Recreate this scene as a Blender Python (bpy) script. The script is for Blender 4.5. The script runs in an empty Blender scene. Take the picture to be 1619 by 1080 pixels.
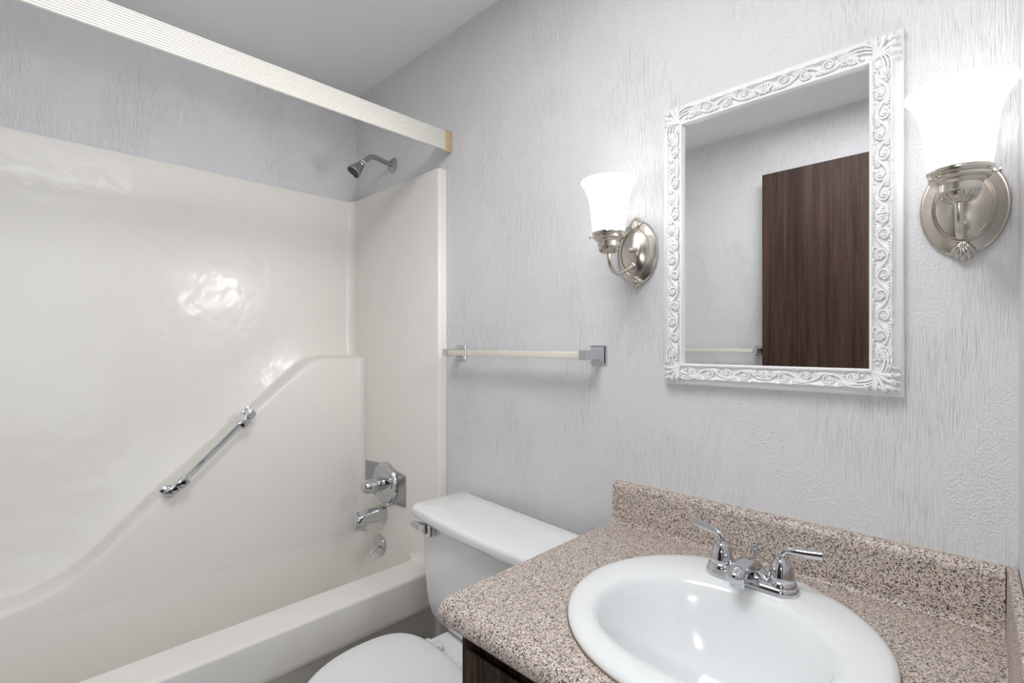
import bpy, bmesh, math, random
from mathutils import Vector, Matrix, Quaternion

S = bpy.context.scene
COL = S.collection
PI = math.pi
random.seed(7)

# ------------------------------------------------------------------ camera
YAW = math.atan((1580 - 809.5) / 785.0)
cd = bpy.data.cameras.new('camera')
cd.sensor_width = 36.0
cd.lens = 785.0 / 1619.0 * 36.0
cd.shift_y = 4.0 / 1619.0
cd.clip_start = 0.01
cam = bpy.data.objects.new('camera', cd)
cam.location = (0, -1.08, 1.21)
cam.rotation_euler = (PI / 2, 0, YAW)
COL.objects.link(cam)
S.camera = cam

# ------------------------------------------------------------------ exposure, world, daylight
S.view_settings.view_transform = 'Standard'
S.view_settings.look = 'None'
S.view_settings.gamma = 1.0
S.view_settings.use_curve_mapping = False
S.view_settings.exposure = 0.33

ZCEIL = 2.288
W = bpy.data.worlds.new('world')
S.world = W
W.use_nodes = True
bg = W.node_tree.nodes['Background']
bg.inputs['Color'].default_value = (0.50, 0.72, 1.0, 1)
bg.inputs['Strength'].default_value = 0.8


def area_light(name, loc, rot, sx, sy, power, color, spread=180):
    d = bpy.data.lights.new(name, 'AREA')
    d.shape = 'RECTANGLE'
    d.size, d.size_y = sx, sy
    d.energy = power
    d.color = color
    d.spread = math.radians(spread)
    o = bpy.data.objects.new(name, d)
    o.location = loc
    o.rotation_euler = rot
    COL.objects.link(o)
    return o


# daylight of the bright hall coming in through the open doorway
area_light('hall_daylight', (1.15, -1.10, 1.35), (0, PI / 2, 0), 1.5, 1.5, 10.0, (0.96, 0.98, 1.0))
# added fill light under the ceiling, out of view; stands for no fixture
area_light('overhead_fill', (-0.48, -0.92, ZCEIL - 0.03), (0, 0, 0), 0.58, 0.58, 10.0, (0.985, 0.99, 1.0))
# added fill aimed upwards, to brighten the ceiling and the room by bounce
area_light('ceiling_bounce_fill', (-0.60, -0.70, 1.66), (PI, 0, 0), 0.25, 0.25, 0.7, (0.98, 0.99, 1.0), 90)
# small fill spot added beside the camera to lift the vanity wall
fd = bpy.data.lights.new('camera_fill', 'SPOT')
fd.energy = 6.0
fd.color = (0.98, 0.99, 1.0)
fd.spot_size = math.radians(150)
fd.spot_blend = 1.0
fd.shadow_soft_size = 0.035
fo = bpy.data.objects.new('camera_fill', fd)
fo.location = (-0.06, -1.30, 1.27)
fo.rotation_euler = Vector((-0.30, 1, -0.04)).to_track_quat('-Z', 'Y').to_euler()
COL.objects.link(fo)
SHADE_GLOW = 1.45
BULB_GLOW = 3.5

# ------------------------------------------------------------------ materials


def new_mat(name):
    m = bpy.data.materials.new(name)
    m.use_nodes = True
    nt = m.node_tree
    return m, nt, nt.nodes['Principled BSDF']


def plain(name, col, rough=0.5, metal=0.0, spec=0.5, coat=0.0):
    m, nt, b = new_mat(name)
    b.inputs['Base Color'].default_value = (*col, 1)
    b.inputs['Roughness'].default_value = rough
    b.inputs['Metallic'].default_value = metal
    b.inputs['Specular IOR Level'].default_value = spec
    b.inputs['Coat Weight'].default_value = coat
    b.inputs['Coat Roughness'].default_value = 0.04
    return m


def coords(nt, scale):
    tc = nt.nodes.new('ShaderNodeTexCoord')
    mp = nt.nodes.new('ShaderNodeMapping')
    mp.inputs['Scale'].default_value = scale
    nt.links.new(tc.outputs['Object'], mp.inputs['Vector'])
    return mp.outputs['Vector']


def noise(nt, vec, scale, detail=2.0, rough=0.5, dist=0.0):
    n = nt.nodes.new('ShaderNodeTexNoise')
    n.inputs['Scale'].default_value = scale
    n.inputs['Detail'].default_value = detail
    n.inputs['Roughness'].default_value = rough
    n.inputs['Distortion'].default_value = dist
    nt.links.new(vec, n.inputs['Vector'])
    return n.outputs['Fac']


def ramp(nt, fac, stops, interp='LINEAR'):
    r = nt.nodes.new('ShaderNodeValToRGB')
    r.color_ramp.interpolation = interp
    e = r.color_ramp.elements
    while len(e) < len(stops):
        e.new(0.5)
    for k, (p, c) in enumerate(stops):
        e[k].position = p
        e[k].color = (*c, 1) if len(c) == 3 else c
    nt.links.new(fac, r.inputs['Fac'])
    return r.outputs['Color']


def bump(nt, b, height, strength, dist):
    n = nt.nodes.new('ShaderNodeBump')
    n.inputs['Strength'].default_value = strength
    n.inputs['Distance'].default_value = dist
    nt.links.new(height, n.inputs['Height'])
    nt.links.new(n.outputs['Normal'], b.inputs['Normal'])
    return n


def mix_val(nt, fac, a, b):
    m = nt.nodes.new('ShaderNodeMix')
    m.data_type = 'FLOAT'
    nt.links.new(fac, m.inputs['Factor'])
    nt.links.new(a, m.inputs['A'])
    nt.links.new(b, m.inputs['B'])
    return m.outputs['Result']


def wall_material():
    # white embossed wall covering: fine wavy vertical ridges with patches of stipple
    m, nt, b = new_mat('embossed_white_wall')
    b.inputs['Base Color'].default_value = (0.765, 0.768, 0.785, 1)
    b.inputs['Roughness'].default_value = 0.5
    b.inputs['Specular IOR Level'].default_value = 0.35
    v1 = coords(nt, (1, 1, 0.055))
    ridges = noise(nt, v1, 430, 1.5, 0.55, 0.7)
    v2 = coords(nt, (1, 1, 0.75))
    stipple = noise(nt, v2, 300, 2.0, 0.55, 0.4)
    v3 = coords(nt, (1, 1, 0.8))
    patch = noise(nt, v3, 4.5, 2.0, 0.5, 0.3)
    pm = ramp(nt, patch, [(0.44, (0, 0, 0)), (0.62, (0.85, 0.85, 0.85))])
    h = mix_val(nt, pm, ridges, stipple)
    bump(nt, b, h, 1.0, 0.0032)
    return m


def counter_material():
    m, nt, b = new_mat('speckled_beige_laminate')
    v = coords(nt, (1, 1, 1))
    vo = nt.nodes.new('ShaderNodeTexVoronoi')
    vo.inputs['Scale'].default_value = 560
    vo.inputs['Randomness'].default_value = 1.0
    nt.links.new(v, vo.inputs['Vector'])
    sep = nt.nodes.new('ShaderNodeSeparateColor')
    nt.links.new(vo.outputs['Color'], sep.inputs['Color'])
    c1 = ramp(nt, sep.outputs['Red'], [
        (0.0, (0.018, 0.016, 0.017)), (0.07, (0.12, 0.11, 0.115)), (0.17, (0.34, 0.31, 0.305)),
        (0.30, (0.58, 0.485, 0.42)), (0.52, (0.72, 0.63, 0.56)), (0.76, (0.83, 0.765, 0.715)),
        (0.93, (0.78, 0.60, 0.46))], 'CONSTANT')
    vo2 = nt.nodes.new('ShaderNodeTexVoronoi')
    vo2.inputs['Scale'].default_value = 900
    nt.links.new(v, vo2.inputs['Vector'])
    sep2 = nt.nodes.new('ShaderNodeSeparateColor')
    nt.links.new(vo2.outputs['Color'], sep2.inputs['Color'])
    c2 = ramp(nt, sep2.outputs['Green'], [(0.0, (0.45, 0.44, 0.46)), (0.16, (0.85, 0.82, 0.80)), (0.5, (1, 1, 1))], 'CONSTANT')
    mx = nt.nodes.new('ShaderNodeMix')
    mx.data_type = 'RGBA'
    mx.blend_type = 'MULTIPLY'
    mx.inputs['Factor'].default_value = 1.0
    nt.links.new(c1, mx.inputs['A'])
    nt.links.new(c2, mx.inputs['B'])
    nt.links.new(mx.outputs['Result'], b.inputs['Base Color'])
    b.inputs['Roughness'].default_value = 0.42
    return m


def wood_material(name, dark, mid, light, rough=0.42, freq=1.0):
    # straight-grained laminate: broad soft bands, finer streaks and short dark pores, all along z
    m, nt, b = new_mat(name)
    v = coords(nt, (1, 1, 0.05))
    g1 = noise(nt, v, 26 * freq, 4.0, 0.6, 1.2)
    v2 = coords(nt, (1, 1, 0.018))
    g2 = noise(nt, v2, 210 * freq, 2.0, 0.6, 0.3)
    v3 = coords(nt, (1, 1, 0.06))
    g3 = noise(nt, v3, 620 * freq, 1.0, 0.5, 0.0)

    def madd(x, k, y):
        a = nt.nodes.new('ShaderNodeMath')
        a.operation = 'MULTIPLY_ADD'
        nt.links.new(x, a.inputs[0])
        a.inputs[1].default_value = k
        nt.links.new(y, a.inputs[2])
        return a.outputs[0]
    tot = madd(g3, 0.45, madd(g2, 0.75, g1))
    sc = nt.nodes.new('ShaderNodeMath')
    sc.operation = 'MULTIPLY'
    nt.links.new(tot, sc.inputs[0])
    sc.inputs[1].default_value = 0.5
    c = ramp(nt, sc.outputs[0], [(0.44, dark), (0.55, mid), (0.66, light)])
    nt.links.new(c, b.inputs['Base Color'])
    b.inputs['Roughness'].default_value = rough
    b.inputs['Specular IOR Level'].default_value = 0.25
    return m


def glow_material(name, col, strength, base=(0.9, 0.9, 0.9)):
    m, nt, b = new_mat(name)
    b.inputs['Base Color'].default_value = (*base, 1)
    b.inputs['Roughness'].default_value = 0.25
    b.inputs['Emission Color'].default_value = (*col, 1)
    b.inputs['Emission Strength'].default_value = strength
    return m


M = {}
M['wall'] = wall_material()
M['ceiling'] = plain('smooth_white_ceiling', (0.93, 0.93, 0.935), 0.6)
M['floor'] = plain('grey_brown_vinyl', (0.30, 0.27, 0.24), 0.4)
M['hall_floor'] = plain('hall_carpet', (0.14, 0.11, 0.09), 0.9)
M['hall_wall'] = plain('hall_paint', (0.22, 0.20, 0.185), 0.6)
M['trim'] = plain('white_trim_paint', (0.80, 0.79, 0.77), 0.35)
M['fiberglass'] = plain('cream_fiberglass', (0.835, 0.808, 0.766), 0.27, 0.0, 0.4, 0.10)
_nt = M['fiberglass'].node_tree
_b = _nt.nodes['Principled BSDF']
_b.inputs['Coat Roughness'].default_value = 0.07
_n = bump(_nt, _b, noise(_nt, coords(_nt, (1, 1, 1)), 11, 2.0, 0.5, 0.2), 1.0, 0.0035)   # gelcoat waviness
_nt.links.new(_n.outputs['Normal'], _b.inputs['Coat Normal'])
M['porcelain'] = plain('white_porcelain', (0.88, 0.885, 0.89), 0.09, coat=0.4)
M['seat'] = plain('white_seat_plastic', (0.82, 0.82, 0.84), 0.28)
M['sink'] = plain('sink_white', (0.835, 0.855, 0.86), 0.15)
M['chrome'] = plain('polished_chrome', (0.62, 0.63, 0.65), 0.07, 1.0)
M['dull_chrome'] = plain('dull_chrome', (0.42, 0.43, 0.45), 0.24, 1.0)
M['nickel'] = plain('brushed_nickel', (0.60, 0.56, 0.51), 0.24, 1.0)
M['gold'] = plain('brass_gold', (0.78, 0.62, 0.36), 0.32, 0.75)
M['header'] = plain('ivory_reeded_rail', (0.82, 0.80, 0.75), 0.34, 0.0, 0.6)
M['acrylic'] = plain('cream_acrylic_bar', (0.80, 0.755, 0.67), 0.2)
M['frame'] = plain('white_frame_paint', (0.86, 0.86, 0.86), 0.42)
M['mirror'] = plain('mirror_silver', (0.93, 0.935, 0.93), 0.0, 1.0)
M['dark'] = plain('dark_gap', (0.012, 0.010, 0.009), 0.7)
M['drain_dark'] = plain('near_black', (0.03, 0.03, 0.03), 0.5)  # even near-black, worn by the shower's spray face
M['counter'] = counter_material()
M['walnut'] = wood_material('dark_walnut_laminate', (0.009, 0.0052, 0.0033), (0.034, 0.020, 0.012), (0.105, 0.066, 0.041), 0.5, 1.5)
M['door'] = wood_material('brown_walnut_door', (0.024, 0.0115, 0.008), (0.050, 0.0258, 0.0185), (0.080, 0.0435, 0.032), 0.55, 0.8)
M['shade'] = glow_material('lit_opal_glass', (1.0, 0.975, 0.945), SHADE_GLOW)
M['bulb'] = glow_material('lit_bulb', (1.0, 0.965, 0.92), BULB_GLOW)
M['white_plastic'] = plain('white_plastic', (0.80, 0.80, 0.80), 0.3)
M['old_caulk'] = plain('old_brown_caulk', (0.22, 0.155, 0.10), 0.6)
M['seam'] = plain('caulk_line', (0.62, 0.58, 0.52), 0.6)
M['blue_glass'] = plain('frosted', (0.8, 0.85, 0.9), 0.2)

# ------------------------------------------------------------------ object helpers


def empty(name, label, cat, loc=(0, 0, 0), rz=0.0, group=None):
    o = bpy.data.objects.new(name, None)
    o.empty_display_size = 0.05
    o.location = loc
    o.rotation_euler = (0, 0, rz)
    COL.objects.link(o)
    o['label'] = label
    o['category'] = cat
    if group:
        o['group'] = group
    return o


def tag(o, label, cat, group=None):
    o['label'] = label
    o['category'] = cat
    if group:
        o['group'] = group
    return o


def link(name, bm, mat, parent=None, smooth=None, label=None):
    """one mesh object out of a bmesh; smooth = angle in degrees or None for flat"""
    bmesh.ops.recalc_face_normals(bm, faces=bm.faces[:])
    if smooth is not None:
        lim = math.radians(smooth)
        for f in bm.faces:
            f.smooth = True
        for e in bm.edges:
            if len(e.link_faces) == 2 and e.calc_face_angle(0) > lim:
                e.smooth = False
    me = bpy.data.meshes.new(name)
    bm.to_mesh(me)
    bm.free()
    mats = mat if isinstance(mat, (list, tuple)) else [mat]
    for k in mats:
        me.materials.append(M[k])
    o = bpy.data.objects.new(name, me)
    COL.objects.link(o)
    if parent is not None:
        o.parent = parent
    if label:
        o['label'] = label
    return o


def struct(name, bm, mat, label=None, cat=None, smooth=None):
    o = link(name, bm, mat, None, smooth)
    o['kind'] = 'structure'
    if label:
        o['label'] = label
    if cat:
        o['category'] = cat
    return o


def box(bm, x0, x1, y0, y1, z0, z1, bev=0.0, segs=2):
    vs = [bm.verts.new(p) for p in ((x0, y0, z0), (x1, y0, z0), (x1, y1, z0), (x0, y1, z0),
                                    (x0, y0, z1), (x1, y0, z1), (x1, y1, z1), (x0, y1, z1))]
    fs = [bm.faces.new([vs[i] for i in q]) for q in ((3, 2, 1, 0), (4, 5, 6, 7), (0, 1, 5, 4), (1, 2, 6, 5), (2, 3, 7, 6), (3, 0, 4, 7))]
    if bev > 0:
        es = list({e for f in fs for e in f.edges})
        bmesh.ops.bevel(bm, geom=es, offset=bev, segments=segs, profile=0.5, affect='EDGES')
    return bm


def newbox(*a, **k):
    return box(bmesh.new(), *a, **k)


def loft(bm, rings, closed=True, cap0=True, cap1=True):
    """skin a list of rings (each a list of points)"""
    vr = [[bm.verts.new(p) for p in r] for r in rings]
    n = len(vr[0])
    for a, b in zip(vr, vr[1:]):
        for i in range(n if closed else n - 1):
            j = (i + 1) % n
            bm.faces.new((a[i], a[j], b[j], b[i]))
    if cap0 and n > 2:
        bm.faces.new(vr[0][::-1])
    if cap1 and n > 2:
        bm.faces.new(vr[-1])
    return vr


def lathe(bm, prof, origin=(0, 0, 0), axis=(0, 0, 1), segs=32, sx=1.0, sy=1.0):
    """revolve (radius, height) pairs about axis; sx/sy squash the circle"""
    q = Vector((0, 0, 1)).rotation_difference(Vector(axis).normalized())
    O = Vector(origin)
    rows = []
    for r, h in prof:
        if r < 1e-6:
            rows.append([bm.verts.new(O + q @ Vector((0, 0, h)))])
        else:
            rows.append([bm.verts.new(O + q @ Vector((r * sx * math.cos(2 * PI * i / segs), r * sy * math.sin(2 * PI * i / segs), h))) for i in range(segs)])
    for a, b in zip(rows, rows[1:]):
        if len(a) == 1 and len(b) == 1:
            continue
        for i in range(segs):
            j = (i + 1) % segs
            if len(a) == 1:
                bm.faces.new((a[0], b[j], b[i]))
            elif len(b) == 1:
                bm.faces.new((a[i], a[j], b[0]))
            else:
                bm.faces.new((a[i], a[j], b[j], b[i]))
    for row, flip in ((rows[0], True), (rows[-1], False)):
        if len(row) > 1:
            bm.faces.new(row[::-1] if flip else row)
    return bm


def tube(bm, pts, rad, segs=10, flat=None):
    """sweep a circle (radius list or value) along points; flat=(axis, factor) squashes along a direction"""
    P = [Vector(p) for p in pts]
    n = len(P)
    R = rad if isinstance(rad, (list, tuple)) else [rad] * n
    T = []
    for i in range(n):
        d = P[min(i + 1, n - 1)] - P[max(i - 1, 0)]
        T.append(d.normalized())
    up = Vector((0, 0, 1)) if abs(T[0].z) < 0.9 else Vector((0, 1, 0))
    N = (up - T[0] * up.dot(T[0])).normalized()
    rings = []
    for i in range(n):
        if i:
            N = T[i - 1].rotation_difference(T[i]) @ N
            N = (N - T[i] * N.dot(T[i])).normalized()
        B = T[i].cross(N)
        ring = []
        for k in range(segs):
            a = 2 * PI * k / segs
            d = N * math.cos(a) * R[i] + B * math.sin(a) * R[i]
            if flat:
                ax, f = flat
                d = d - ax * d.dot(ax) * (1 - f)
            ring.append(P[i] + d)
        rings.append(ring)
    loft(bm, rings)
    return bm


def smooth_path(pts, n=8):
    """Catmull-Rom through points"""
    P = [Vector(p) for p in pts]
    out = []
    for i in range(len(P) - 1):
        p0, p1, p2, p3 = P[max(i - 1, 0)], P[i], P[i + 1], P[min(i + 2, len(P) - 1)]
        for k in range(n):
            t = k / n
            out.append(0.5 * ((2 * p1) + (p2 - p0) * t + (2 * p0 - 5 * p1 + 4 * p2 - p3) * t * t + (3 * p1 - p0 - 3 * p2 + p3) * t ** 3))
    out.append(P[-1])
    return out


def rrect(x0, x1, y0, y1, r, n=6):
    """rounded rectangle outline, counter-clockwise"""
    out = []
    for cx, cy, a0 in ((x1 - r, y0 + r, -PI / 2), (x1 - r, y1 - r, 0), (x0 + r, y1 - r, PI / 2), (x0 + r, y0 + r, PI)):
        for k in range(n + 1):
            a = a0 + PI / 2 * k / n
            out.append((cx + r * math.cos(a), cy + r * math.sin(a)))
    return out


def prism(bm, poly, f0, f1):
    """extrude a 2D polygon between two mapping functions (x,y)->3D"""
    loft(bm, [[f0(*p) for p in poly], [f1(*p) for p in poly]])
    return bm


def cut(o, cutter_bm):
    """subtract a bmesh from an object and bake the result into its mesh"""
    bmesh.ops.recalc_face_normals(cutter_bm, faces=cutter_bm.faces[:])
    me = bpy.data.meshes.new('cutter')
    cutter_bm.to_mesh(me)
    cutter_bm.free()
    c = bpy.data.objects.new('cutter', me)
    COL.objects.link(c)
    md = o.modifiers.new('cut', 'BOOLEAN')
    md.operation = 'DIFFERENCE'
    md.solver = 'EXACT'
    md.object = c
    bpy.context.view_layer.update()
    dg = bpy.context.evaluated_depsgraph_get()
    nm = bpy.data.meshes.new_from_object(o.evaluated_get(dg))
    o.modifiers.clear()
    old = o.data
    o.data = nm
    bpy.data.meshes.remove(old)
    bpy.data.objects.remove(c)
    return o


# ------------------------------------------------------------------ room shell
XL, XR, YR, ZC = -2.023, 0.042, -1.60, ZCEIL
T = 0.10
struct('wall_back', newbox(XL - T, XR + T, 0, T, -0.02, ZC + T), 'wall')
struct('wall_left', newbox(XL - T, XL, YR - T, 0, -0.02, ZC + T), 'wall')
struct('wall_front', newbox(XL - T, XR + T, YR - T, YR, -0.02, ZC + T), 'wall')
DY0, DY1, DZ = -1.50, -0.66, 2.04
bm = bmesh.new()
prism(bm, [(0.021, 0), (XR + T, 0), (XR + T, DY1), (XR, DY1)], lambda x, y: (x, y, -0.02), lambda x, y: (x, y, ZC))
box(bm, XR, XR + T, YR, DY0, -0.02, ZC)
box(bm, XR, XR + T, DY0, DY1, DZ, ZC)
struct('wall_right', bm, 'wall')
struct('floor', newbox(XL - T, XR + T, YR - T, T, -0.10, 0), 'floor')
struct('ceiling', newbox(XL - T, XR + T, YR - T, T, ZC, ZC + T), 'ceiling')
# door lining in the opening beside the camera
bm = bmesh.new()
box(bm, XR, XR + T, DY1 - 0.016, DY1, 0, DZ - 0.016)
box(bm, XR, XR + T, DY0, DY0 + 0.016, 0, DZ - 0.016)
box(bm, XR, XR + T, DY0, DY1, DZ - 0.016, DZ)
struct('trim_1', bm, 'trim')
# hall beyond the opening
HX = 2.0
struct('wall_hall_side', newbox(XR + T, HX, -0.05, 0.05, 0, 2.35), 'hall_wall')
struct('wall_hall_end', newbox(XR + T, HX, -2.15, -2.05, 0, 2.35), 'hall_wall')
bm = bmesh.new()
box(bm, HX, HX + T, -0.40, 0.05, 0, 2.35)
box(bm, HX, HX + T, -2.15, -1.70, 0, 2.35)
box(bm, HX, HX + T, -1.70, -0.40, 0, 0.55)
box(bm, HX, HX + T, -1.70, -0.40, 2.10, 2.35)
struct('wall_hall_far', bm, 'hall_wall')
bm = bmesh.new()
box(bm, HX + 0.03, HX + 0.07, -1.70, -0.40, 1.36, 1.42)
box(bm, HX + 0.03, HX + 0.07, -1.08, -1.02, 0.55, 2.10)
struct('window_1', bm, 'trim')
struct('floor_hall', newbox(XR + T, HX, -2.15, 0.05, -0.10, 0), 'hall_floor')
struct('ceiling_hall', newbox(XR + T, HX, -2.15, 0.05, 2.35, 2.40), 'ceiling')

# open door leaf folded back against the wall behind the camera
bm = newbox(-0.822, -0.008, -1.551, -1.516, 0.012, 2.03, 0.002)
d = struct('door_1', bm, 'door', 'flat dark brown wood grain door standing open, seen in the mirror', 'door')
bm = bmesh.new()
lathe(bm, [(0.028, 0), (0.028, 0.004), (0.012, 0.008), (0.011, 0.03), (0.024, 0.04), (0.027, 0.052), (0.02, 0.062), (0, 0.064)], (-0.76, -1.516, 0.94), (0, -1 * -1, 0), 24)
link('door_knob', bm, 'nickel', d, 40)

# ------------------------------------------------------------------ bathtub with molded surround
tubE = empty('bathtub', 'cream one-piece bathtub with molded surround and slanted ledge', 'bathtub', (-1.70, -0.79, 0))


def rel(o, parent):
    """parts are modelled in room coordinates; keep them there under their thing"""
    o.parent = parent
    o.matrix_parent_inverse = Matrix.Translation(-Vector(parent.location))
    return o


def fillet_plan(xb, yf, yb, xo, r, n=8):
    """plan line of the surround: from the outer front edge along the end wall, round the corner, along the back wall"""
    pts = [(xo, yf)]
    for k in range(n + 1):
        a = PI / 2 + PI / 2 * k / n
        pts.append((xb + r + r * math.cos(a), yf - r + r * math.sin(a)))
    for k in range(n + 1):
        a = PI + PI / 2 * k / n
        pts.append((xb + r + r * math.cos(a), yb + r + r * math.sin(a)))
    pts.append((xo, yb))
    return pts


XO, YE, YB = -1.38, -0.035, -1.565       # outer edge, end panels
XU, XLW = -1.990, -1.905                 # back plane above / below the ledge
ZRIM, ZTOP = 0.437, 1.820

# ledge line on the back wall as heights over y (upper edge at the wall, lower edge at the front)
LEDGE = [(0.0, 1.160), (-0.19, 1.160), (-0.245, 1.150), (-0.30, 1.112), (-0.39, 1.032), (-0.50, 0.935), (-0.64, 0.812), (-0.75, 0.715),
         (-0.83, 0.640), (-0.90, 0.572), (-0.96, 0.530), (-1.03, 0.505), (-1.12, 0.492), (-1.60, 0.485)]


def ledge_z(y):
    for (a, za), (b, zb) in zip(LEDGE, LEDGE[1:]):
        if b <= y <= a:
            t = (y - a) / (b - a)
            return za + (zb - za) * t
    return LEDGE[-1][1]


def ledge_zs(y, w=0.02):
    return sum(ledge_z(min(0, y + w * k / 3)) for k in range(-3, 4)) / 7


# one continuous skin: back wall with the ledge step and the end walls, loft in z-columns along the plan
bm = bmesh.new()
R1 = 0.032


def column(xu, yu, xl, yl, zl):
    """vertical section: top return, upper wall, ledge, lower wall"""
    dx, dy = xl - xu, yl - yu
    d = math.hypot(dx, dy)
    ux, uy = (dx / d, dy / d) if d > 1e-6 else (0, 0)

    def at(s, z):
        return (xu + ux * s, yu + uy * s, z)
    c = [at(-0.028 if d > 1e-6 else 0, ZTOP), at(-0.006, ZTOP), at(-0.0015, ZTOP - 0.002), at(0, ZTOP - 0.008)]
    for k in range(1, 5):
        c.append(at(0, ZTOP - 0.008 + (zl + 0.012 - ZTOP + 0.008) * k / 4))
    if d > 1e-6:
        f = min(0.016, d * 0.4)
        for k in range(1, 4):
            a = PI / 2 * k / 3
            c.append(at(f * (1 - math.cos(a)), zl + 0.012 - 0.012 * math.sin(a)))
        slope = -0.07
        c.append(at(d - f, zl + slope * (d - f)))
        for k in range(1, 5):
            a = PI / 2 * k / 4
            c.append(at(d - f + f * math.sin(a), zl + slope * d - f * (1 - math.cos(a))))
    else:
        for k in range(8):
            c.append(at(0, zl - 0.004 * k))
    zz = c[-1][2]
    for k in range(1, 5):
        c.append((xl, yl, zz + (0.10 - zz) * k / 4))
    return c


def arc(cx, cy, r, a):
    return (cx + r * math.cos(a), cy + r * math.sin(a))


# corner at the shower head end
NC = 10
plan = []
for k in range(NC + 1):
    a = PI / 2 + PI / 2 * k / NC
    u = arc(XU + R1, YE - R1, R1, a)
    RL = 0.030
    l = arc(XLW + RL, YE - 0.0005 - RL, RL, a)
    plan.append((*u, *l, 1.160))
NY = 90
for i in range(1, NY):
    y = (YE - R1) + ((YB + R1) - (YE - R1)) * i / NY
    plan.append((XU, y, XLW, y, ledge_zs(y)))
for k in range(NC + 1):
    a = PI + PI / 2 * k / NC
    u = arc(XU + R1, YB + R1, R1, a)
    l = arc(XLW + 0.03, YB + 0.0005 + 0.03, 0.03, a)
    plan.append((*u, *l, 0.485))
rows = [column(*p) for p in plan]
loft(bm, rows, closed=False, cap0=False, cap1=False)
o = link('back_panel', bm, 'fiberglass', None, 50)
rel(o, tubE)


def end_panel(yf, yw, x_in):
    """flat end panel with a rounded outer flange that returns to the wall"""
    s = 1 if yw > yf else -1
    sec = [(x_in, yf), (XO - 0.010, yf)]
    for k in range(1, 6):
        a = PI / 2 * k / 5
        sec.append((XO - 0.010 + 0.010 * math.sin(a), yf + s * (0.010 - 0.010 * math.cos(a))))
    sec += [(XO, yw), (x_in, yw)]
    bm = bmesh.new()
    loft(bm, [[(x, y, 0.10) for x, y in sec], [(x, y, ZTOP - 0.004) for x, y in sec],
              [(x - (0.003 if x > x_in + 0.01 else 0), y + (0.003 * s if abs(y - yf) < 0.002 else 0), ZTOP) for x, y in sec]])
    return bm


rel(link('end_panel', end_panel(YE, -0.001, XU + R1 + 0.0), 'fiberglass', None, 40), tubE)
rel(link('end_panel', end_panel(YB, YR + 0.001, XU + R1 + 0.0), 'fiberglass', None, 40), tubE)

# tub: rim, apron, basin as one skin of rounded-rectangle rings
bm = bmesh.new()
NR = 7


def ring(x0, x1, y0, y1, r, z):
    return [(x, y, z) for x, y in rrect(x0, x1, y0, y1, r, NR)]


xi0 = XLW + 0.001
# inner basin (top to bottom)
inner = [ring(xi0, -1.500, -1.49, -0.0355, 0.06, ZRIM), ring(xi0, -1.506, -1.487, -0.0356, 0.06, ZRIM - 0.003), ring(xi0, -1.514, -1.485, -0.036, 0.06, ZRIM - 0.014),
         ring(xi0 + 0.01, -1.535, -1.44, -0.050, 0.07, 0.25), ring(xi0 + 0.03, -1.56, -1.36, -0.09, 0.09, 0.13), ring(xi0 + 0.08, -1.60, -1.28, -0.14, 0.09, 0.105)]
loft(bm, inner, True, False, True)
# rim deck from basin edge to the outer edge, with the apron below: a profile swept along y
prof = [(-1.500, ZRIM), (XO - 0.011, ZRIM)]
for k in range(1, 7):
    a = PI / 2 * k / 6
    prof.append((XO - 0.011 + 0.011 * math.sin(a), ZRIM - 0.011 + 0.011 * math.cos(a)))
prof += [(XO, 0.33), (XO - 0.001, 0.318), (XO - 0.006, 0.308), (XO - 0.014, 0.300), (XO - 0.030, 0.05), (XO - 0.030, 0.0)]
loft(bm, [[(x, y, z) for x, z in prof] for y in (-0.002, -0.4, -0.8, -1.2, YR + 0.002)], False, False, False)
# decks at both ends and the strip at the back
for y0, y1 in ((-0.0355, -0.002), (YR + 0.002, -1.49)):
    vs = [bm.verts.new(p) for p in ((-1.99, y0, ZRIM - 0.0005), (-1.50, y0, ZRIM - 0.0005), (-1.50, y1, ZRIM - 0.0005), (-1.99, y1, ZRIM - 0.0005))]
    bm.faces.new(vs)
for yc, sg in ((-0.0355, 1), (-1.49, -1)):
    pts = [(-1.500, yc)]
    for k in range(9):
        a = PI / 2 * k / 8
        pts.append((-1.560 + 0.06 * math.cos(a), yc - sg * (0.06 - 0.06 * math.sin(a))))
    bm.faces.new([bm.verts.new((x, y, ZRIM - 0.0002)) for x, y in pts])
rel(link('tub_basin', bm, 'fiberglass', None, 45), tubE)
# soft cove where the rim runs up into the end panel
bm = bmesh.new()
rings = []
for x, r in ((-1.552, 0.003), (-1.535, 0.010), (-1.515, 0.019), (-1.490, 0.027), (-1.45, 0.030), (XO - 0.012, 0.030)):
    sec = [(x, YE - r + r * math.sin(PI / 2 * k / 6) - 0.0005, ZRIM + r - r * math.cos(PI / 2 * k / 6) + 0.0006) for k in range(7)]
    rings.append(sec + [(x, YE + 0.004, ZRIM + r), (x, YE + 0.004, ZRIM - 0.003), (x, YE - r, ZRIM - 0.003)])
loft(bm, rings)
rel(link('rim_cove', bm, 'fiberglass', None, 40), tubE)

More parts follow.
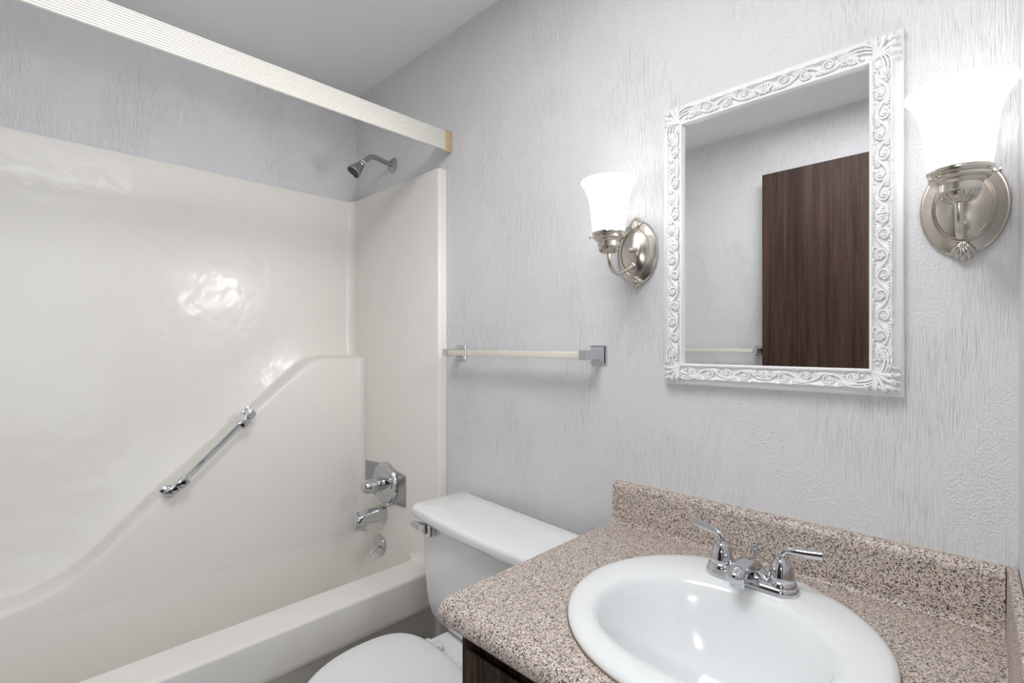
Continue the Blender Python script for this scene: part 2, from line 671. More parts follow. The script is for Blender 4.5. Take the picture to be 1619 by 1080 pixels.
# ------------------------------------------------------------------ shower door header rail
railE = empty('shower_rail', 'ivory reeded header rail spanning above the bathtub with a gold end bracket', 'rail', (-1.37, -0.8, 1.90))
bm = bmesh.new()
sec = []
N = 11
z0, z1 = 1.876, 1.941
xf = -1.3535
for i in range(N):
    za = z0 + (z1 - z0) * i / N
    h = (z1 - z0) / N
    sec += [(xf - 0.0024, za + 0.0001), (xf - 0.0022, za + h * 0.14), (xf - 0.0003, za + h * 0.24), (xf, za + h * 0.5), (xf - 0.0003, za + h * 0.76), (xf - 0.0022, za + h * 0.9)]
sec += [(xf - 0.0024, z1), (xf - 0.013, z1), (xf - 0.013, z0 + 0.004), (xf - 0.006, z0 + 0.004), (xf - 0.006, z0)]
loft(bm, [[(x, y, z) for x, z in sec] for y in (-0.012, YR + 0.012)])
rel(link('header', bm, 'header', None, 20), railE)
for y0, y1 in ((-0.026, -0.0005), (YR + 0.0005, YR + 0.026)):
    bm = newbox(xf - 0.016, xf + 0.003, y0, y1, z0 - 0.004, z1 + 0.003, 0.0012)
    rel(link('end_bracket', bm, 'gold', None, 40, 'gold end bracket'), railE)

# ------------------------------------------------------------------ shower head
shE = empty('shower_fixture', 'dull chrome shower head on bent arm over the surround', 'shower head', (-1.722, 0, 1.920))
bm = bmesh.new()
lathe(bm, [(0.0, -0.0005), (0.029, -0.0005), (0.029, 0.003), (0.024, 0.008), (0.014, 0.011), (0.0115, 0.014)], (0, 0, 0), (0, -1, 0), 28)
link('flange', bm, 'dull_chrome', shE, 40)
bm = bmesh.new()
arm_pts = smooth_path([(0, -0.004, 0), (0, -0.055, 0.008), (0, -0.088, 0.011), (0, -0.108, 0.002), (0, -0.135, -0.025)], 6)
tube(bm, arm_pts, 0.0095, 14)
link('arm', bm, 'dull_chrome', shE, 50)
ax = Vector((0, -0.62, -0.72)).normalized()
o0 = Vector((0, -0.131, -0.021))
bm = bmesh.new()
lathe(bm, [(0.0, 0), (0.0115, 0), (0.0115, 0.007), (0, 0.007)], o0, ax, 20)
link('washer', bm, 'white_plastic', shE, 40, 'white ring behind the shower head')
bm = bmesh.new()
lathe(bm, [(0.0, 0.006), (0.0125, 0.006), (0.0135, 0.009), (0.0135, 0.015), (0.0115, 0.018), (0.0155, 0.022), (0.0265, 0.056), (0.0275, 0.060), (0.0265, 0.063), (0.024, 0.063), (0.023, 0.060), (0, 0.060)], o0, ax, 32)
link('spray_head', bm, 'dull_chrome', shE, 35)
bm = bmesh.new()
lathe(bm, [(0, 0.0605), (0.0225, 0.0605), (0.0215, 0.0615), (0, 0.0618)], o0, ax, 28)
link('spray_face', bm, 'drain_dark', shE, 35, 'dark spray face')

# ------------------------------------------------------------------ tub valve
YS = YE - 0.0005
vE = empty('tub_valve', 'chrome tub valve with six-sided cover plate and round knob', 'tap', (-1.726, YS, 0.665))
bm = bmesh.new()
hexo = [(-0.147, 0.064), (-0.020, 0.074), (0.146, 0.052), (0.146, -0.064), (0.020, -0.074), (-0.147, -0.052)]
loft(bm, [[(x, 0, z) for x, z in hexo], [(x, -0.0025, z) for x, z in hexo], [(x * 0.985, -0.004, z * 0.97) for x, z in hexo]])
link('cover_plate', bm, 'dull_chrome', vE, 30)
bm = bmesh.new()
lathe(bm, [(0.0, 0.003), (0.083, 0.003), (0.083, 0.007), (0.080, 0.012), (0.072, 0.015), (0.056, 0.016), (0.050, 0.013), (0.046, 0.014), (0.030, 0.018), (0.0, 0.018)], (0.012, 0, 0), (0, -1, 0), 48)
link('escutcheon', bm, 'chrome', vE, 35)
bm = bmesh.new()
lathe(bm, [(0.0, 0.016), (0.027, 0.016), (0.027, 0.050), (0.0235, 0.053), (0.0235, 0.056), (0.027, 0.059), (0.026, 0.082), (0.022, 0.094), (0.014, 0.100), (0.0, 0.102)], (0.004, 0, 0), (0, -1, 0), 32)
link('knob', bm, 'chrome', vE, 35)

# ------------------------------------------------------------------ tub spout
spE = empty('tub_spout', 'chrome tub spout with diverter pull below the valve', 'tub spout', (-1.735, YS, 0.545))
bm = bmesh.new()
rings = []
for s, hw, zt, zb in ((0.0, 0.026, 0.027, -0.027), (0.006, 0.027, 0.028, -0.028), (0.05, 0.025, 0.025, -0.024), (0.085, 0.022, 0.022, -0.022),
                      (0.088, 0.022, 0.0215, -0.032), (0.110, 0.021, 0.016, -0.034), (0.124, 0.019, 0.005, -0.035), (0.130, 0.017, -0.012, -0.035)):
    pr = rrect(-hw, hw, zb, zt, min(0.012, hw * 0.6, (zt - zb) * 0.45), 4)
    rings.append([(x, -s, z) for x, z in pr])
loft(bm, rings)
link('spout_body', bm, 'chrome', spE, 40)
bm = bmesh.new()
lathe(bm, [(0, 0), (0.003, 0), (0.003, 0.010), (0.0065, 0.012), (0.0065, 0.015), (0, 0.017)], (0, -0.112, 0.012), (0, 0, 1), 16)
link('diverter_pull', bm, 'chrome', spE, 40)

# ------------------------------------------------------------------ overflow plate
ovE = empty('overflow_plate', 'small round chrome overflow plate with trip lever', 'drain cover', (-1.752, YS - 0.0055, 0.415))
bm = bmesh.new()
lathe(bm, [(0, 0), (0.036, 0), (0.036, 0.008), (0.033, 0.011), (0.020, 0.012), (0, 0.0125)], (0, 0, 0), (0, -1, 0), 32)
link('plate', bm, 'chrome', ovE, 35)
bm = bmesh.new()
tube(bm, [(0.002, -0.012, -0.002), (0.002, -0.030, -0.012), (0.002, -0.048, -0.022)], [0.004, 0.0045, 0.005], 12)
link('trip_lever', bm, 'chrome', ovE, 50)

# ------------------------------------------------------------------ grab bar on the slanted ledge
gE = empty('grab_bar', 'slanted chrome grab bar mounted on the tub surround', 'grab bar', (XLW, -0.585, 0.85))
a0, a1 = Vector((XLW + 0.047, -0.495 + 0.585, 0.949 - 0.85)), Vector((XLW + 0.047, -0.697 + 0.585, 0.757 - 0.85))
a0.x = a1.x = 0.042
dv = (a0 - a1).normalized()
bm = bmesh.new()
tube(bm, [a1 + dv * 0.004, a0 - dv * 0.004], 0.0095, 4)
bmesh.ops.bevel(bm, geom=[e for e in bm.edges], offset=0.0012, segments=2, affect='EDGES')
link('bar', bm, 'chrome', gE, 35)
nrm = Vector((1, 0, 0))
side = dv.cross(nrm).normalized()


def bracket(c, out):
    bm = bmesh.new()
    # square foot plate, stem, and elbow holding the bar
    def blk(p, ha, hb, x0, x1, bev=0.002):
        vs = []
        b2 = bmesh.new()
        box(b2, -ha, ha, -hb, hb, x0, x1, bev)
        mt = Matrix((dv, side, nrm)).transposed().to_4x4()
        b2.transform(Matrix.Translation(Vector((0, p.y, p.z))) @ mt)
        me = bpy.data.meshes.new('t')
        b2.to_mesh(me)
        b2.free()
        bm.from_mesh(me)
        bpy.data.meshes.remove(me)
    foot = c + dv * out
    blk(foot, 0.016, 0.020, 0.0002, 0.006)
    blk(foot, 0.011, 0.0125, 0.005, 0.030)
    blk(foot - dv * out * 0.45, 0.018, 0.0125, 0.026, 0.042)
    blk(c - dv * out * 0.55, 0.017, 0.0135, 0.028, 0.0555)
    return bm


link('bracket', bracket(a0, 0.026), 'chrome', gE, 35)
link('bracket', bracket(a1, -0.026), 'chrome', gE, 35)

# ------------------------------------------------------------------ towel bars


def towel_bar(name, label, x0, x1, z, yw, sgn):
    """square posts at x0 (left) and x1 (right) on the wall at yw; sgn = direction into the room"""
    e = empty(name, label, 'towel bar', ((x0 + x1) / 2, yw, z))
    hx = (x1 - x0) / 2
    for s in (-1, 1):
        bm = bmesh.new()
        X = s * hx

        def sq(h, d, hz=None):
            hz = hz or h
            return [(X - h, sgn * d, -hz), (X + h, sgn * d, -hz), (X + h, sgn * d, hz), (X - h, sgn * d, hz)]
        loft(bm, [sq(0.0245, 0.0004), sq(0.0245, 0.004), sq(0.023, 0.006), sq(0.020, 0.007), sq(0.012, 0.017), sq(0.0105, 0.022), sq(0.0105, 0.052), sq(0.0118, 0.053), sq(0.0118, 0.0725), sq(0.0105, 0.074)])
        link('post', bm, 'chrome', e, 20)
    bm = newbox(-hx + 0.008, hx - 0.008, min(sgn * 0.054, sgn * 0.0715), max(sgn * 0.054, sgn * 0.0715), -0.0087, 0.0087, 0.001)
    link('bar', bm, 'acrylic', e, 30, 'cream square bar')
    return e


towel_bar('towel_bar', 'cream square towel bar on chrome posts between the bathtub and the left sconce', -1.297, -0.7425, 1.182, 0.0, -1)
towel_bar('towel_bar', 'towel bar seen in the mirror beside the open brown door', -1.352, -0.858, 1.177, YR, 1)

# ------------------------------------------------------------------ mirror with carved frame
MX0, MX1, MZ0, MZ1 = -0.507, -0.163, 1.166, 1.701
mcx, mcz = (MX0 + MX1) / 2, (MZ0 + MZ1) / 2
mE = empty('wall_mirror', 'rectangular mirror in an ornate white carved frame above the sink', 'mirror', (mcx, 0, mcz))
hw, hh = (MX1 - MX0) / 2, (MZ1 - MZ0) / 2
prof = [(0.0, 0.002), (0.0, 0.0205), (0.001, 0.0225), (0.004, 0.0230), (0.0055, 0.0215), (0.0065, 0.0195), (0.009, 0.0180), (0.016, 0.0190), (0.026, 0.0205),
        (0.030, 0.0240), (0.032, 0.0250), (0.0335, 0.0235), (0.037, 0.0200), (0.043, 0.0145), (0.0455, 0.0135), (0.047, 0.012), (0.0475, 0.009), (0.0475, 0.0003), (0.01, 0.0003)]
bm = bmesh.new()
rings = []
for sx, sz in ((-1, -1), (1, -1), (1, 1), (-1, 1)):
    rings.append([(sx * (hw + t), -d, sz * (hh + t)) for t, d in prof])
rings.append(rings[0])
vr = [[bm.verts.new(p) for p in r] for r in rings[:4]]
for i in range(4):
    a, b = vr[i], vr[(i + 1) % 4]
    for k in range(len(prof)):
        j = (k + 1) % len(prof)
        bm.faces.new((a[k], a[j], b[j], b[k]))
link('frame', bm, 'frame', mE, 32)
bm = newbox(-hw - 0.004, hw + 0.004, -0.0125, -0.004, -hh - 0.004, hh + 0.004)
link('mirror_glass', bm, 'mirror', mE)

FACE = ((0.0065, 0.0195), (0.009, 0.0180), (0.016, 0.0190), (0.026, 0.0205), (0.032, 0.0250), (0.036, 0.0215), (0.046, 0.0135))


def face_depth(t):
    if t <= FACE[0][0]:
        return FACE[0][1]
    for (a, da), (b, db) in zip(FACE, FACE[1:]):
        if t <= b:
            return da + (db - da) * (t - a) / (b - a)
    return FACE[-1][1]


class Side:
    """carving coordinates on one frame side: s along it from its middle, t outwards from the inner edge"""

    def __init__(self, kind):
        self.k = kind

    def pos(self, s, t, lift=0.0):
        d = face_depth(t) + lift
        return {'top': Vector((s, -d, hh + t)), 'bottom': Vector((-s, -d, -hh - t)),
                'right': Vector((hw + t, -d, -s)), 'left': Vector((-hw - t, -d, s))}[self.k]


FLAT = (Vector((0, 1, 0)), 0.9)


def stroke(bm, side, pts, r0, r1, lift=0.0008, segs=6, rmid=None):
    n = len(pts)
    P = [side.pos(s, t, lift) for s, t in pts]
    R = []
    for i in range(n):
        u = i / (n - 1)
        if rmid is None:
            R.append(r0 + (r1 - r0) * u)
        else:
            R.append((r0 + (rmid - r0) * u * 2) if u < 0.5 else (rmid + (r1 - rmid) * (u * 2 - 1)))
    tube(bm, P, R, segs, FLAT)


def curl(cs, ct, r0, r1, a0, turns, n=22, stretch=1.25):
    out = []
    for i in range(n):
        u = i / (n - 1)
        r = r0 + (r1 - r0) * u ** 0.8
        a = a0 + turns * 2 * PI * u
        out.append((cs + stretch * r * math.cos(a), ct + r * math.sin(a)))
    return out


def blob(bm, p, r, flat=1.0):
    b2 = bmesh.ops.create_uvsphere(bm, u_segments=10, v_segments=6, radius=r)
    for v in b2['verts']:
        v.co = Vector((v.co.x, v.co.y * flat, v.co.z)) + p


def carve_side(kind, half):
    bm = bmesh.new()
    sd = Side(kind)
    n = max(2, int(round(half / 0.034)))
    p = half / n
    TM, AMP = 0.0190, 0.0080                # middle and swing of the vine

    def bez(a, b, c, k=8):
        return [((1 - u) ** 2 * a[0] + 2 * u * (1 - u) * b[0] + u * u * c[0], (1 - u) ** 2 * a[1] + 2 * u * (1 - u) * b[1] + u * u * c[1]) for u in [i / (k - 1) for i in range(k)]]
    for m in (-1, 1):                       # mirrored about the middle
        vine = []
        for i in range(n * 12 + 1):
            q = i / 12
            vine.append((m * p * q, TM + AMP * math.cos(PI * q)))
        stroke(bm, sd, vine, 0.0027, 0.0024, 0.0018)
        for k in range(n):
            up = 1 if k % 2 == 0 else -1
            c = p * (k + 1)                 # trough (up) or crest of the vine
            ct = TM + up * 0.0030
            # spiral that branches off the vine and rolls up inside the bay
            for w, (r0, r1, lift, rad) in enumerate(((0.0112, 0.0022, 0.0024, 0.0023), (0.0066, 0.0014, 0.0030, 0.0016))):
                pts = []
                for i in range(24):
                    u = i / 23
                    r = r0 + (r1 - r0) * u ** 0.85
                    a = -PI * 0.62 + 2 * PI * (1.25 - 0.3 * w) * u
                    pts.append((m * (c - r * 1.18 * math.cos(a)), ct - up * r * math.sin(a) * -1 * 0.95))
                stroke(bm, sd, pts, rad, rad * 0.8, lift)
            blob(bm, sd.pos(m * c, ct, 0.0030), 0.0027, 0.7)
            # acanthus leaf in the opposite corner of the bay: five lobes fanning from the vine
            root = (m * (c - p * 0.52), TM - up * 0.001)
            for q in range(5):
                f = q / 4
                tip = (m * (c - p * (0.62 - 0.62 * f)), TM - up * (0.0118 - 0.0022 * abs(f - 0.4)))
                mid = (m * (c - p * (0.60 - 0.30 * f)), TM - up * (0.0070 + 0.0010 * f))
                stroke(bm, sd, bez(root, mid, tip), 0.0010, 0.0010, 0.0014 + 0.0004 * q, 6, 0.0026)
            # small hooks filling along the outer and inner edge
            for q in (-0.30, 0.30):
                cc = c + q * p
                h = [(m * (cc + 0.0046 * math.cos(a)), TM + up * 0.0112 + 0.0030 * math.sin(a) * up) for a in [PI * (0.1 + 1.15 * i / 9) for i in range(10)]]
                stroke(bm, sd, h, 0.0014, 0.0010, 0.0012, 6, 0.0020)
    # middle ornament: a double curl and shell
    for m in (-1, 1):
        stroke(bm, sd, curl(m * 0.0095, TM + 0.001, 0.0095, 0.002, -PI / 2, -1.3 * m, 22, 1.0), 0.0025, 0.0016, 0.003)
        for q in range(4):
            stroke(bm, sd, [(m * 0.001, TM - 0.011), (m * (0.003 + 0.004 * q), TM - 0.003 + 0.001 * q), (m * (0.002 + 0.005 * q), TM + 0.009 - 0.003 * q)], 0.0012, 0.0014, 0.003, 6, 0.0028)
    # beaded lip along the outer edge of the carving
    lip = [(-half + 2 * half * i / 40, 0.0318 + 0.0006 * math.sin(i * 1.9)) for i in range(41)]
    stroke(bm, sd, lip, 0.0016, 0.0016, 0.0004)
    return bm


def carve_corner(sx, sz):
    """acanthus corner: nested C ridges, a fan of leaves on the diagonal, and beads by the inner corner"""
    bm = bmesh.new()

    def pos(a, b, lift=0.0):
        # a, b: distances outwards from the inner corner along x and z
        t = max(a, b)
        return Vector((sx * (hw + a), -(face_depth(max(0.004, t)) + lift), sz * (hh + b)))

    def st(pts, r0, r1, lift=0.0012, rmid=None):
        n = len(pts)
        P = [pos(a, b, lift) for a, b in pts]
        R = []
        for i in range(n):
            u = i / (n - 1)
            R.append(r0 + (r1 - r0) * u if rmid is None else ((r0 + (rmid - r0) * u * 2) if u < 0.5 else (rmid + (r1 - rmid) * (u * 2 - 1))))
        tube(bm, P, R, 6, FLAT)
    for mir in (0, 1):
        f = (lambda a, b: (a, b)) if not mir else (lambda a, b: (b, a))
        # three nested C ridges running along each arm
        for q, (off, rr) in enumerate(((0.0, 0.0024), (0.0052, 0.0023), (0.0100, 0.0020))):
            pts = []
            for i in range(16):
                u = i / 15
                ang = -0.15 * PI + 1.12 * PI * u
                R = 0.0195 - off * 0.15
                s = -0.016 + (0.026 - off * 0.25) * math.cos(ang)
                t = 0.0135 + off * 1.15 - 0.004 + (0.0135 - off * 0.1) * math.sin(ang) * 0.95
                pts.append(f(t, s))
            st(pts, 0.0010, 0.0012, 0.0022 + 0.0006 * q, rr)
        # closing curl at the far end of the C
        pts = [f(t, s) for s, t in curl(-0.036, 0.0165, 0.0080, 0.0016, -0.1, 1.4 if True else 0, 20, 1.1)]
        st(pts, 0.0020, 0.0013, 0.002)
        # beads
        for s, t, r in ((-0.010, 0.0125, 0.0036), (-0.0165, 0.0155, 0.0032), (-0.022, 0.0118, 0.0030), (-0.0155, 0.0088, 0.0026)):
            a, b = f(t, s)
            blob(bm, pos(a, b, 0.0014), r, 0.85)
        # outward leaf lobes
        for q, (s, t) in enumerate(((0.034, 0.040), (0.022, 0.041), (0.010, 0.0405), (-0.002, 0.040))):
            a, b = f(t, s)
            a0, b0 = f(0.026, s - 0.004)
            st([(a0, b0), ((a0 + a) / 2, (b0 + b) / 2), (a, b)], 0.0022, 0.0016, 0.0022, 0.0034)
            blob(bm, pos(a, b, 0.0008), 0.0030, 0.8)
    # diagonal leaf
    for da in (-0.40, -0.14, 0.14, 0.40):
        pts = []
        for i in range(8):
            u = i / 7
            r = 0.006 + 0.036 * u
            a = PI / 4 + da * (0.4 + u)
            pts.append((r * math.cos(a), r * math.sin(a)))
        st(pts, 0.0020, 0.0028, 0.002, 0.0044)
        blob(bm, pos(*pts[-1], 0.001), 0.0040, 0.8)
    return bm


for kind, half in (('top', hw), ('bottom', hw), ('right', hh), ('left', hh)):
    link('scrollwork', carve_side(kind, half - 0.022), 'frame', mE, 80)
for sx in (-1, 1):
    for sz in (-1, 1):
        link('corner_leaf', carve_corner(sx, sz), 'frame', mE, 80)

# ------------------------------------------------------------------ wall sconces


def make_sconce(x, z, label):
    e = empty('wall_sconce', label, 'wall light', (x, 0, z), 0, 'bell-shaded sconces either side of the mirror')
    bm = bmesh.new()
    prof = [(0.0, 0.0002), (1.0, 0.0002), (1.02, 0.003), (1.015, 0.006), (0.985, 0.0078), (0.95, 0.0072), (0.93, 0.0078), (0.745, 0.0165), (0.735, 0.0195), (0.715, 0.0205),
            (0.69, 0.0190), (0.675, 0.0195), (0.655, 0.0205), (0.64, 0.0190), (0.60, 0.0205), (0.45, 0.0255), (0.28, 0.0290), (0.12, 0.0305), (0.0, 0.0308)]
    rows = []
    lathe(bm, prof, (0, 0, 0), (0, -1, 0), 64, 1.0, 1.0)
    for v in bm.verts:
        v.co.x *= 0.0535
        v.co.z *= 0.0770
    link('backplate', bm, 'nickel', e, 35)
    # shells on the top and bottom of the plate
    for s in (1, -1):
        bm = bmesh.new()
        for q in range(5):
            a = (q - 2) * 0.40
            L = 0.030 - 0.0022 * abs(q - 2)
            base = Vector((0, -0.0175, s * 0.0560))
            tip = base + Vector((math.sin(a) * L * 0.75, 0.0100, s * math.cos(a) * L))
            mid = (base + tip) / 2 + Vector((0, -0.0035, 0))
            tube(bm, smooth_path([base, mid, tip], 4), [0.0022, 0.003, 0.0038, 0.0043, 0.0047, 0.0050, 0.0050, 0.0044, 0.0026], 10)
        link('shell_finial', bm, 'nickel', e, 60)
    bm = bmesh.new()
    lathe(bm, [(0, 0), (0.0045, 0.0005), (0.0062, 0.004), (0.0048, 0.0085), (0, 0.0105)], (0.0, -0.0300, 0.004), (0, -1, 0), 18)
    link('finial_knob', bm, 'nickel', e, 60)
    # arm
    Y = -0.128
    bm = bmesh.new()
    path = smooth_path([(0, -0.026, -0.033), (0, -0.055, -0.047), (0, -0.085, -0.0575), (0, -0.106, -0.0545), (0, -0.121, -0.040), (0, Y + 0.001, -0.022), (0, Y, -0.006)], 7)
    tube(bm, path, 0.0052, 14)
    link('arm', bm, 'nickel', e, 60)
    bm = bmesh.new()
    lathe(bm, [(0, 0.0), (0.0085, 0), (0.0085, 0.003), (0.006, 0.006), (0, 0.006)], (0, -0.024, -0.0320), (0, -0.9, -0.42), 18)
    link('arm_collar', bm, 'nickel', e, 40)
    # cup that carries the shade
    bm = bmesh.new()
    lathe(bm, [(0.0, -0.014), (0.007, -0.014), (0.012, -0.0125), (0.018, -0.0085), (0.0215, -0.004), (0.0225, 0.0), (0.0240, 0.0015), (0.0240, 0.0115), (0.0265, 0.013), (0.0290, 0.017),
               (0.0325, 0.018), (0.0345, 0.020), (0.0345, 0.023), (0.0325, 0.0245), (0.0345, 0.026), (0.0365, 0.031), (0.0365, 0.033), (0.0345, 0.033), (0.0335, 0.026), (0.0, 0.022)], (0, Y, -0.003), (0, 0, 1), 40)
    cup = link('shade_holder', bm, 'nickel', e, 35)
    # flutes on the underside of the cup
    bm = bmesh.new()
    for q in range(20):
        a = 2 * PI * q / 20
        c, s = math.cos(a), math.sin(a)
        tube(bm, [(c * 0.0105, Y + s * 0.0105, -0.0160), (c * 0.0180, Y + s * 0.0180, -0.0120), (c * 0.0222, Y + s * 0.0222, -0.0050)], [0.0008, 0.0017, 0.0012], 6)
    link('fluting', bm, 'nickel', cup, 60)
    for q in range(3):
        a = 2 * PI * q / 3 + 0.9 + PI
        c, s = math.cos(a), math.sin(a)
        bm = bmesh.new()
        lathe(bm, [(0, 0), (0.0016, 0), (0.0016, 0.008), (0.0042, 0.009), (0.0042, 0.0112), (0, 0.0118)], (c * 0.033, Y + s * 0.033, 0.0185), (c, s, 0), 14)
        link('thumb_screw', bm, 'nickel', e, 40)
    # bell shade, a real glass wall with an open top
    bm = bmesh.new()
    out = [(0.0330, 0.022), (0.0345, 0.026), (0.0365, 0.040), (0.0385, 0.060), (0.0405, 0.080), (0.0435, 0.100), (0.0480, 0.117), (0.0545, 0.132), (0.0600, 0.140), (0.0620, 0.1425)]
    inn = [(r - 0.0032, z) for r, z in out[::-1]]
    lathe(bm, out + [(0.0618, 0.1450), (0.0595, 0.1450)] + inn, (0, Y, 0), (0, 0, 1), 48)
    # open the disc caps that the lathe closes
    for f in [f for f in bm.faces if len(f.verts) > 10]:
        bm.faces.remove(f)
    link('bell_shade', bm, 'shade', e, 60, 'lit white opal glass bell shade')
    bm = bmesh.new()
    lathe(bm, [(0, 0.030), (0.011, 0.030), (0.012, 0.050), (0.018, 0.066), (0.024, 0.082), (0.0255, 0.092), (0.022, 0.104), (0.012, 0.112), (0, 0.114)], (0, Y, 0), (0, 0, 1), 24)
    link('light_bulb', bm, 'bulb', e, 60)
    # the part of the lamp's light that leaves the opal glass towards the tub
    ld = bpy.data.lights.new('sconce_beam', 'SPOT')
    ld.energy = 5.5
    ld.color = (1.0, 0.98, 0.95)
    ld.spot_size = math.radians(95)
    ld.spot_blend = 0.8
    ld.shadow_soft_size = 0.06
    lo = bpy.data.objects.new('sconce_beam', ld)
    lo.location = (-0.085, Y - 0.03, 0.085)
    lo.rotation_euler = Vector((-1.36, -0.55, -0.15)).to_track_quat('-Z', 'Y').to_euler()
    COL.objects.link(lo)
    lo.parent = e
    return e


make_sconce(-0.629, 1.431, 'lit bell-shaded nickel sconce on the wall to the left of the mirror')
make_sconce(-0.041, 1.428, 'lit bell-shaded nickel sconce on the wall to the right of the mirror')

# ------------------------------------------------------------------ toilet
tE = empty('toilet', 'white two-piece toilet with closed lid between tub and vanity', 'toilet', (-1.008, -0.135, 0), -0.070)
bm = bmesh.new()
rings = []
# front-view outline: lower corners are rounded in, front leans slightly
for z, hx, yb, yf, r in ((0.384, 0.150, 0.075, -0.045, 0.026), (0.387, 0.172, 0.080, -0.058, 0.030), (0.397, 0.193, 0.086, -0.068, 0.030), (0.417, 0.2095, 0.090, -0.074, 0.030), (0.445, 0.2195, 0.092, -0.078, 0.028),
                         (0.48, 0.2245, 0.093, -0.080, 0.026), (0.56, 0.2295, 0.093, -0.083, 0.025), (0.693, 0.236, 0.093, -0.086, 0.024)):
    rings.append([(x, y - 0.010 * (1 - (x / hx) ** 2) * (1 if y < 0 else 0), z) for x, y in rrect(-hx, hx, yf, yb, r, 6)])
# keep the front gently bowed by subdividing long edges
loft(bm, rings)
link('tank', bm, 'porcelain', tE, 50)


def bowed(hx, yf, yb, r, bow, z, n=12):
    out = []
    base = rrect(-hx, hx, yf, yb, r, 5)
    # insert points along the front edge
    pts = []
    for i, p in enumerate(base):
        pts.append(p)
        q = base[(i + 1) % len(base)]
        if abs(p[1] - yf) < 1e-6 and abs(q[1] - yf) < 1e-6 and abs(q[0] - p[0]) > 0.1:
            for k in range(1, n):
                pts.append((p[0] + (q[0] - p[0]) * k / n, yf))
    for x, y in pts:
        w = (yb - y) / (yb - yf)
        out.append((x, y - bow * (1 - min(1, (x / hx) ** 2)) * w, z))
    return out


bm = bmesh.new()
loft(bm, [bowed(0.257, -0.098, 0.097, 0.020, 0.016, 0.6935), bowed(0.263, -0.104, 0.099, 0.022, 0.016, 0.6960), bowed(0.2655, -0.106, 0.100, 0.023, 0.016, 0.702), bowed(0.2655, -0.106, 0.100, 0.023, 0.016, 0.714),
          bowed(0.264, -0.1045, 0.0985, 0.022, 0.016, 0.7195), bowed(0.260, -0.100, 0.094, 0.020, 0.016, 0.7238), bowed(0.253, -0.093, 0.087, 0.017, 0.015, 0.7262), bowed(0.15, -0.045, 0.045, 0.015, 0.010, 0.7268)])
link('tank_lid', bm, 'porcelain', tE, 50)
# flush lever
bm = bmesh.new()
box(bm, -0.180, -0.140, -0.110, -0.084, 0.657, 0.691, 0.005)
loft(bm, [[(-0.160, -0.106, 0.664), (-0.160, -0.106, 0.690), (-0.160, -0.1145, 0.688), (-0.160, -0.1145, 0.666)],
          [(-0.176, -0.104, 0.666), (-0.176, -0.104, 0.690), (-0.176, -0.122, 0.688), (-0.176, -0.122, 0.668)],
          [(-0.194, -0.112, 0.672), (-0.194, -0.112, 0.691), (-0.194, -0.127, 0.689), (-0.194, -0.127, 0.674)],
          [(-0.218, -0.119, 0.676), (-0.218, -0.119, 0.690), (-0.218, -0.129, 0.688), (-0.218, -0.129, 0.678)],
          [(-0.222, -0.121, 0.679), (-0.222, -0.121, 0.687), (-0.222, -0.127, 0.686), (-0.222, -0.127, 0.680)]])
link('flush_lever', bm, 'chrome', tE, 30, 'chrome flush lever')
# bowl: pedestal, egg-shaped bowl and rear deck


def egg(yc, hx, lf, lb, z, n=40, pw=2.15):
    out = []
    for i in range(n):
        a = 2 * PI * i / n
        c, s = math.cos(a), math.sin(a)
        x = hx * (abs(c) ** (2 / pw)) * (1 if c > 0 else -1)
        L = lb if s > 0 else lf
        y = yc + L * (abs(s) ** (2 / pw)) * (1 if s > 0 else -1)
        out.append((x, y, z))
    return out


bm = bmesh.new()
loft(bm, [egg(-0.25, 0.105, 0.17, 0.20, 0.0), egg(-0.25, 0.105, 0.17, 0.20, 0.02), egg(-0.24, 0.085, 0.14, 0.18, 0.12), egg(-0.26, 0.10, 0.155, 0.17, 0.22), egg(-0.30, 0.150, 0.185, 0.165, 0.32),
          egg(-0.31, 0.170, 0.195, 0.165, 0.36), egg(-0.31, 0.174, 0.198, 0.165, 0.378), egg(-0.31, 0.168, 0.192, 0.16, 0.385)])
link('bowl', bm, 'porcelain', tE, 60)
bm = bmesh.new()
rr = [rrect(-0.125, 0.125, -0.24, 0.07, 0.03, 5)]
loft(bm, [[(x * 0.7, y, 0.22) for x, y in rr[0]], [(x, y, 0.33) for x, y in rr[0]], [(x, y, 0.373) for x, y in rr[0]], [(x * 0.985, y * 0.985 - 0.001, 0.381) for x, y in rr[0]]])
link('tank_deck', bm, 'porcelain', tE, 50)


def lid_outline(k, z, yr=-0.155, hx=0.180, yfront=-0.515, n=64):
    """seat outline: flat across the back with round shoulders, egg to the front"""
    out = []
    for i in range(n):
        a = 2 * PI * i / n
        c, s = math.cos(a), math.sin(a)
        if s >= 0:
            x = hx * (abs(c) ** (2 / 2.9)) * (1 if c > 0 else -1)
            y = -0.290 + (yr + 0.290) * (s ** (2 / 2.9))
        else:
            x = hx * (abs(c) ** (2 / 2.05)) * (1 if c > 0 else -1)
            y = -0.290 - (-0.290 - yfront) * (abs(s) ** (2 / 2.05))
        out.append((x * k, -0.32 + (y + 0.32) * k, z))
    return out


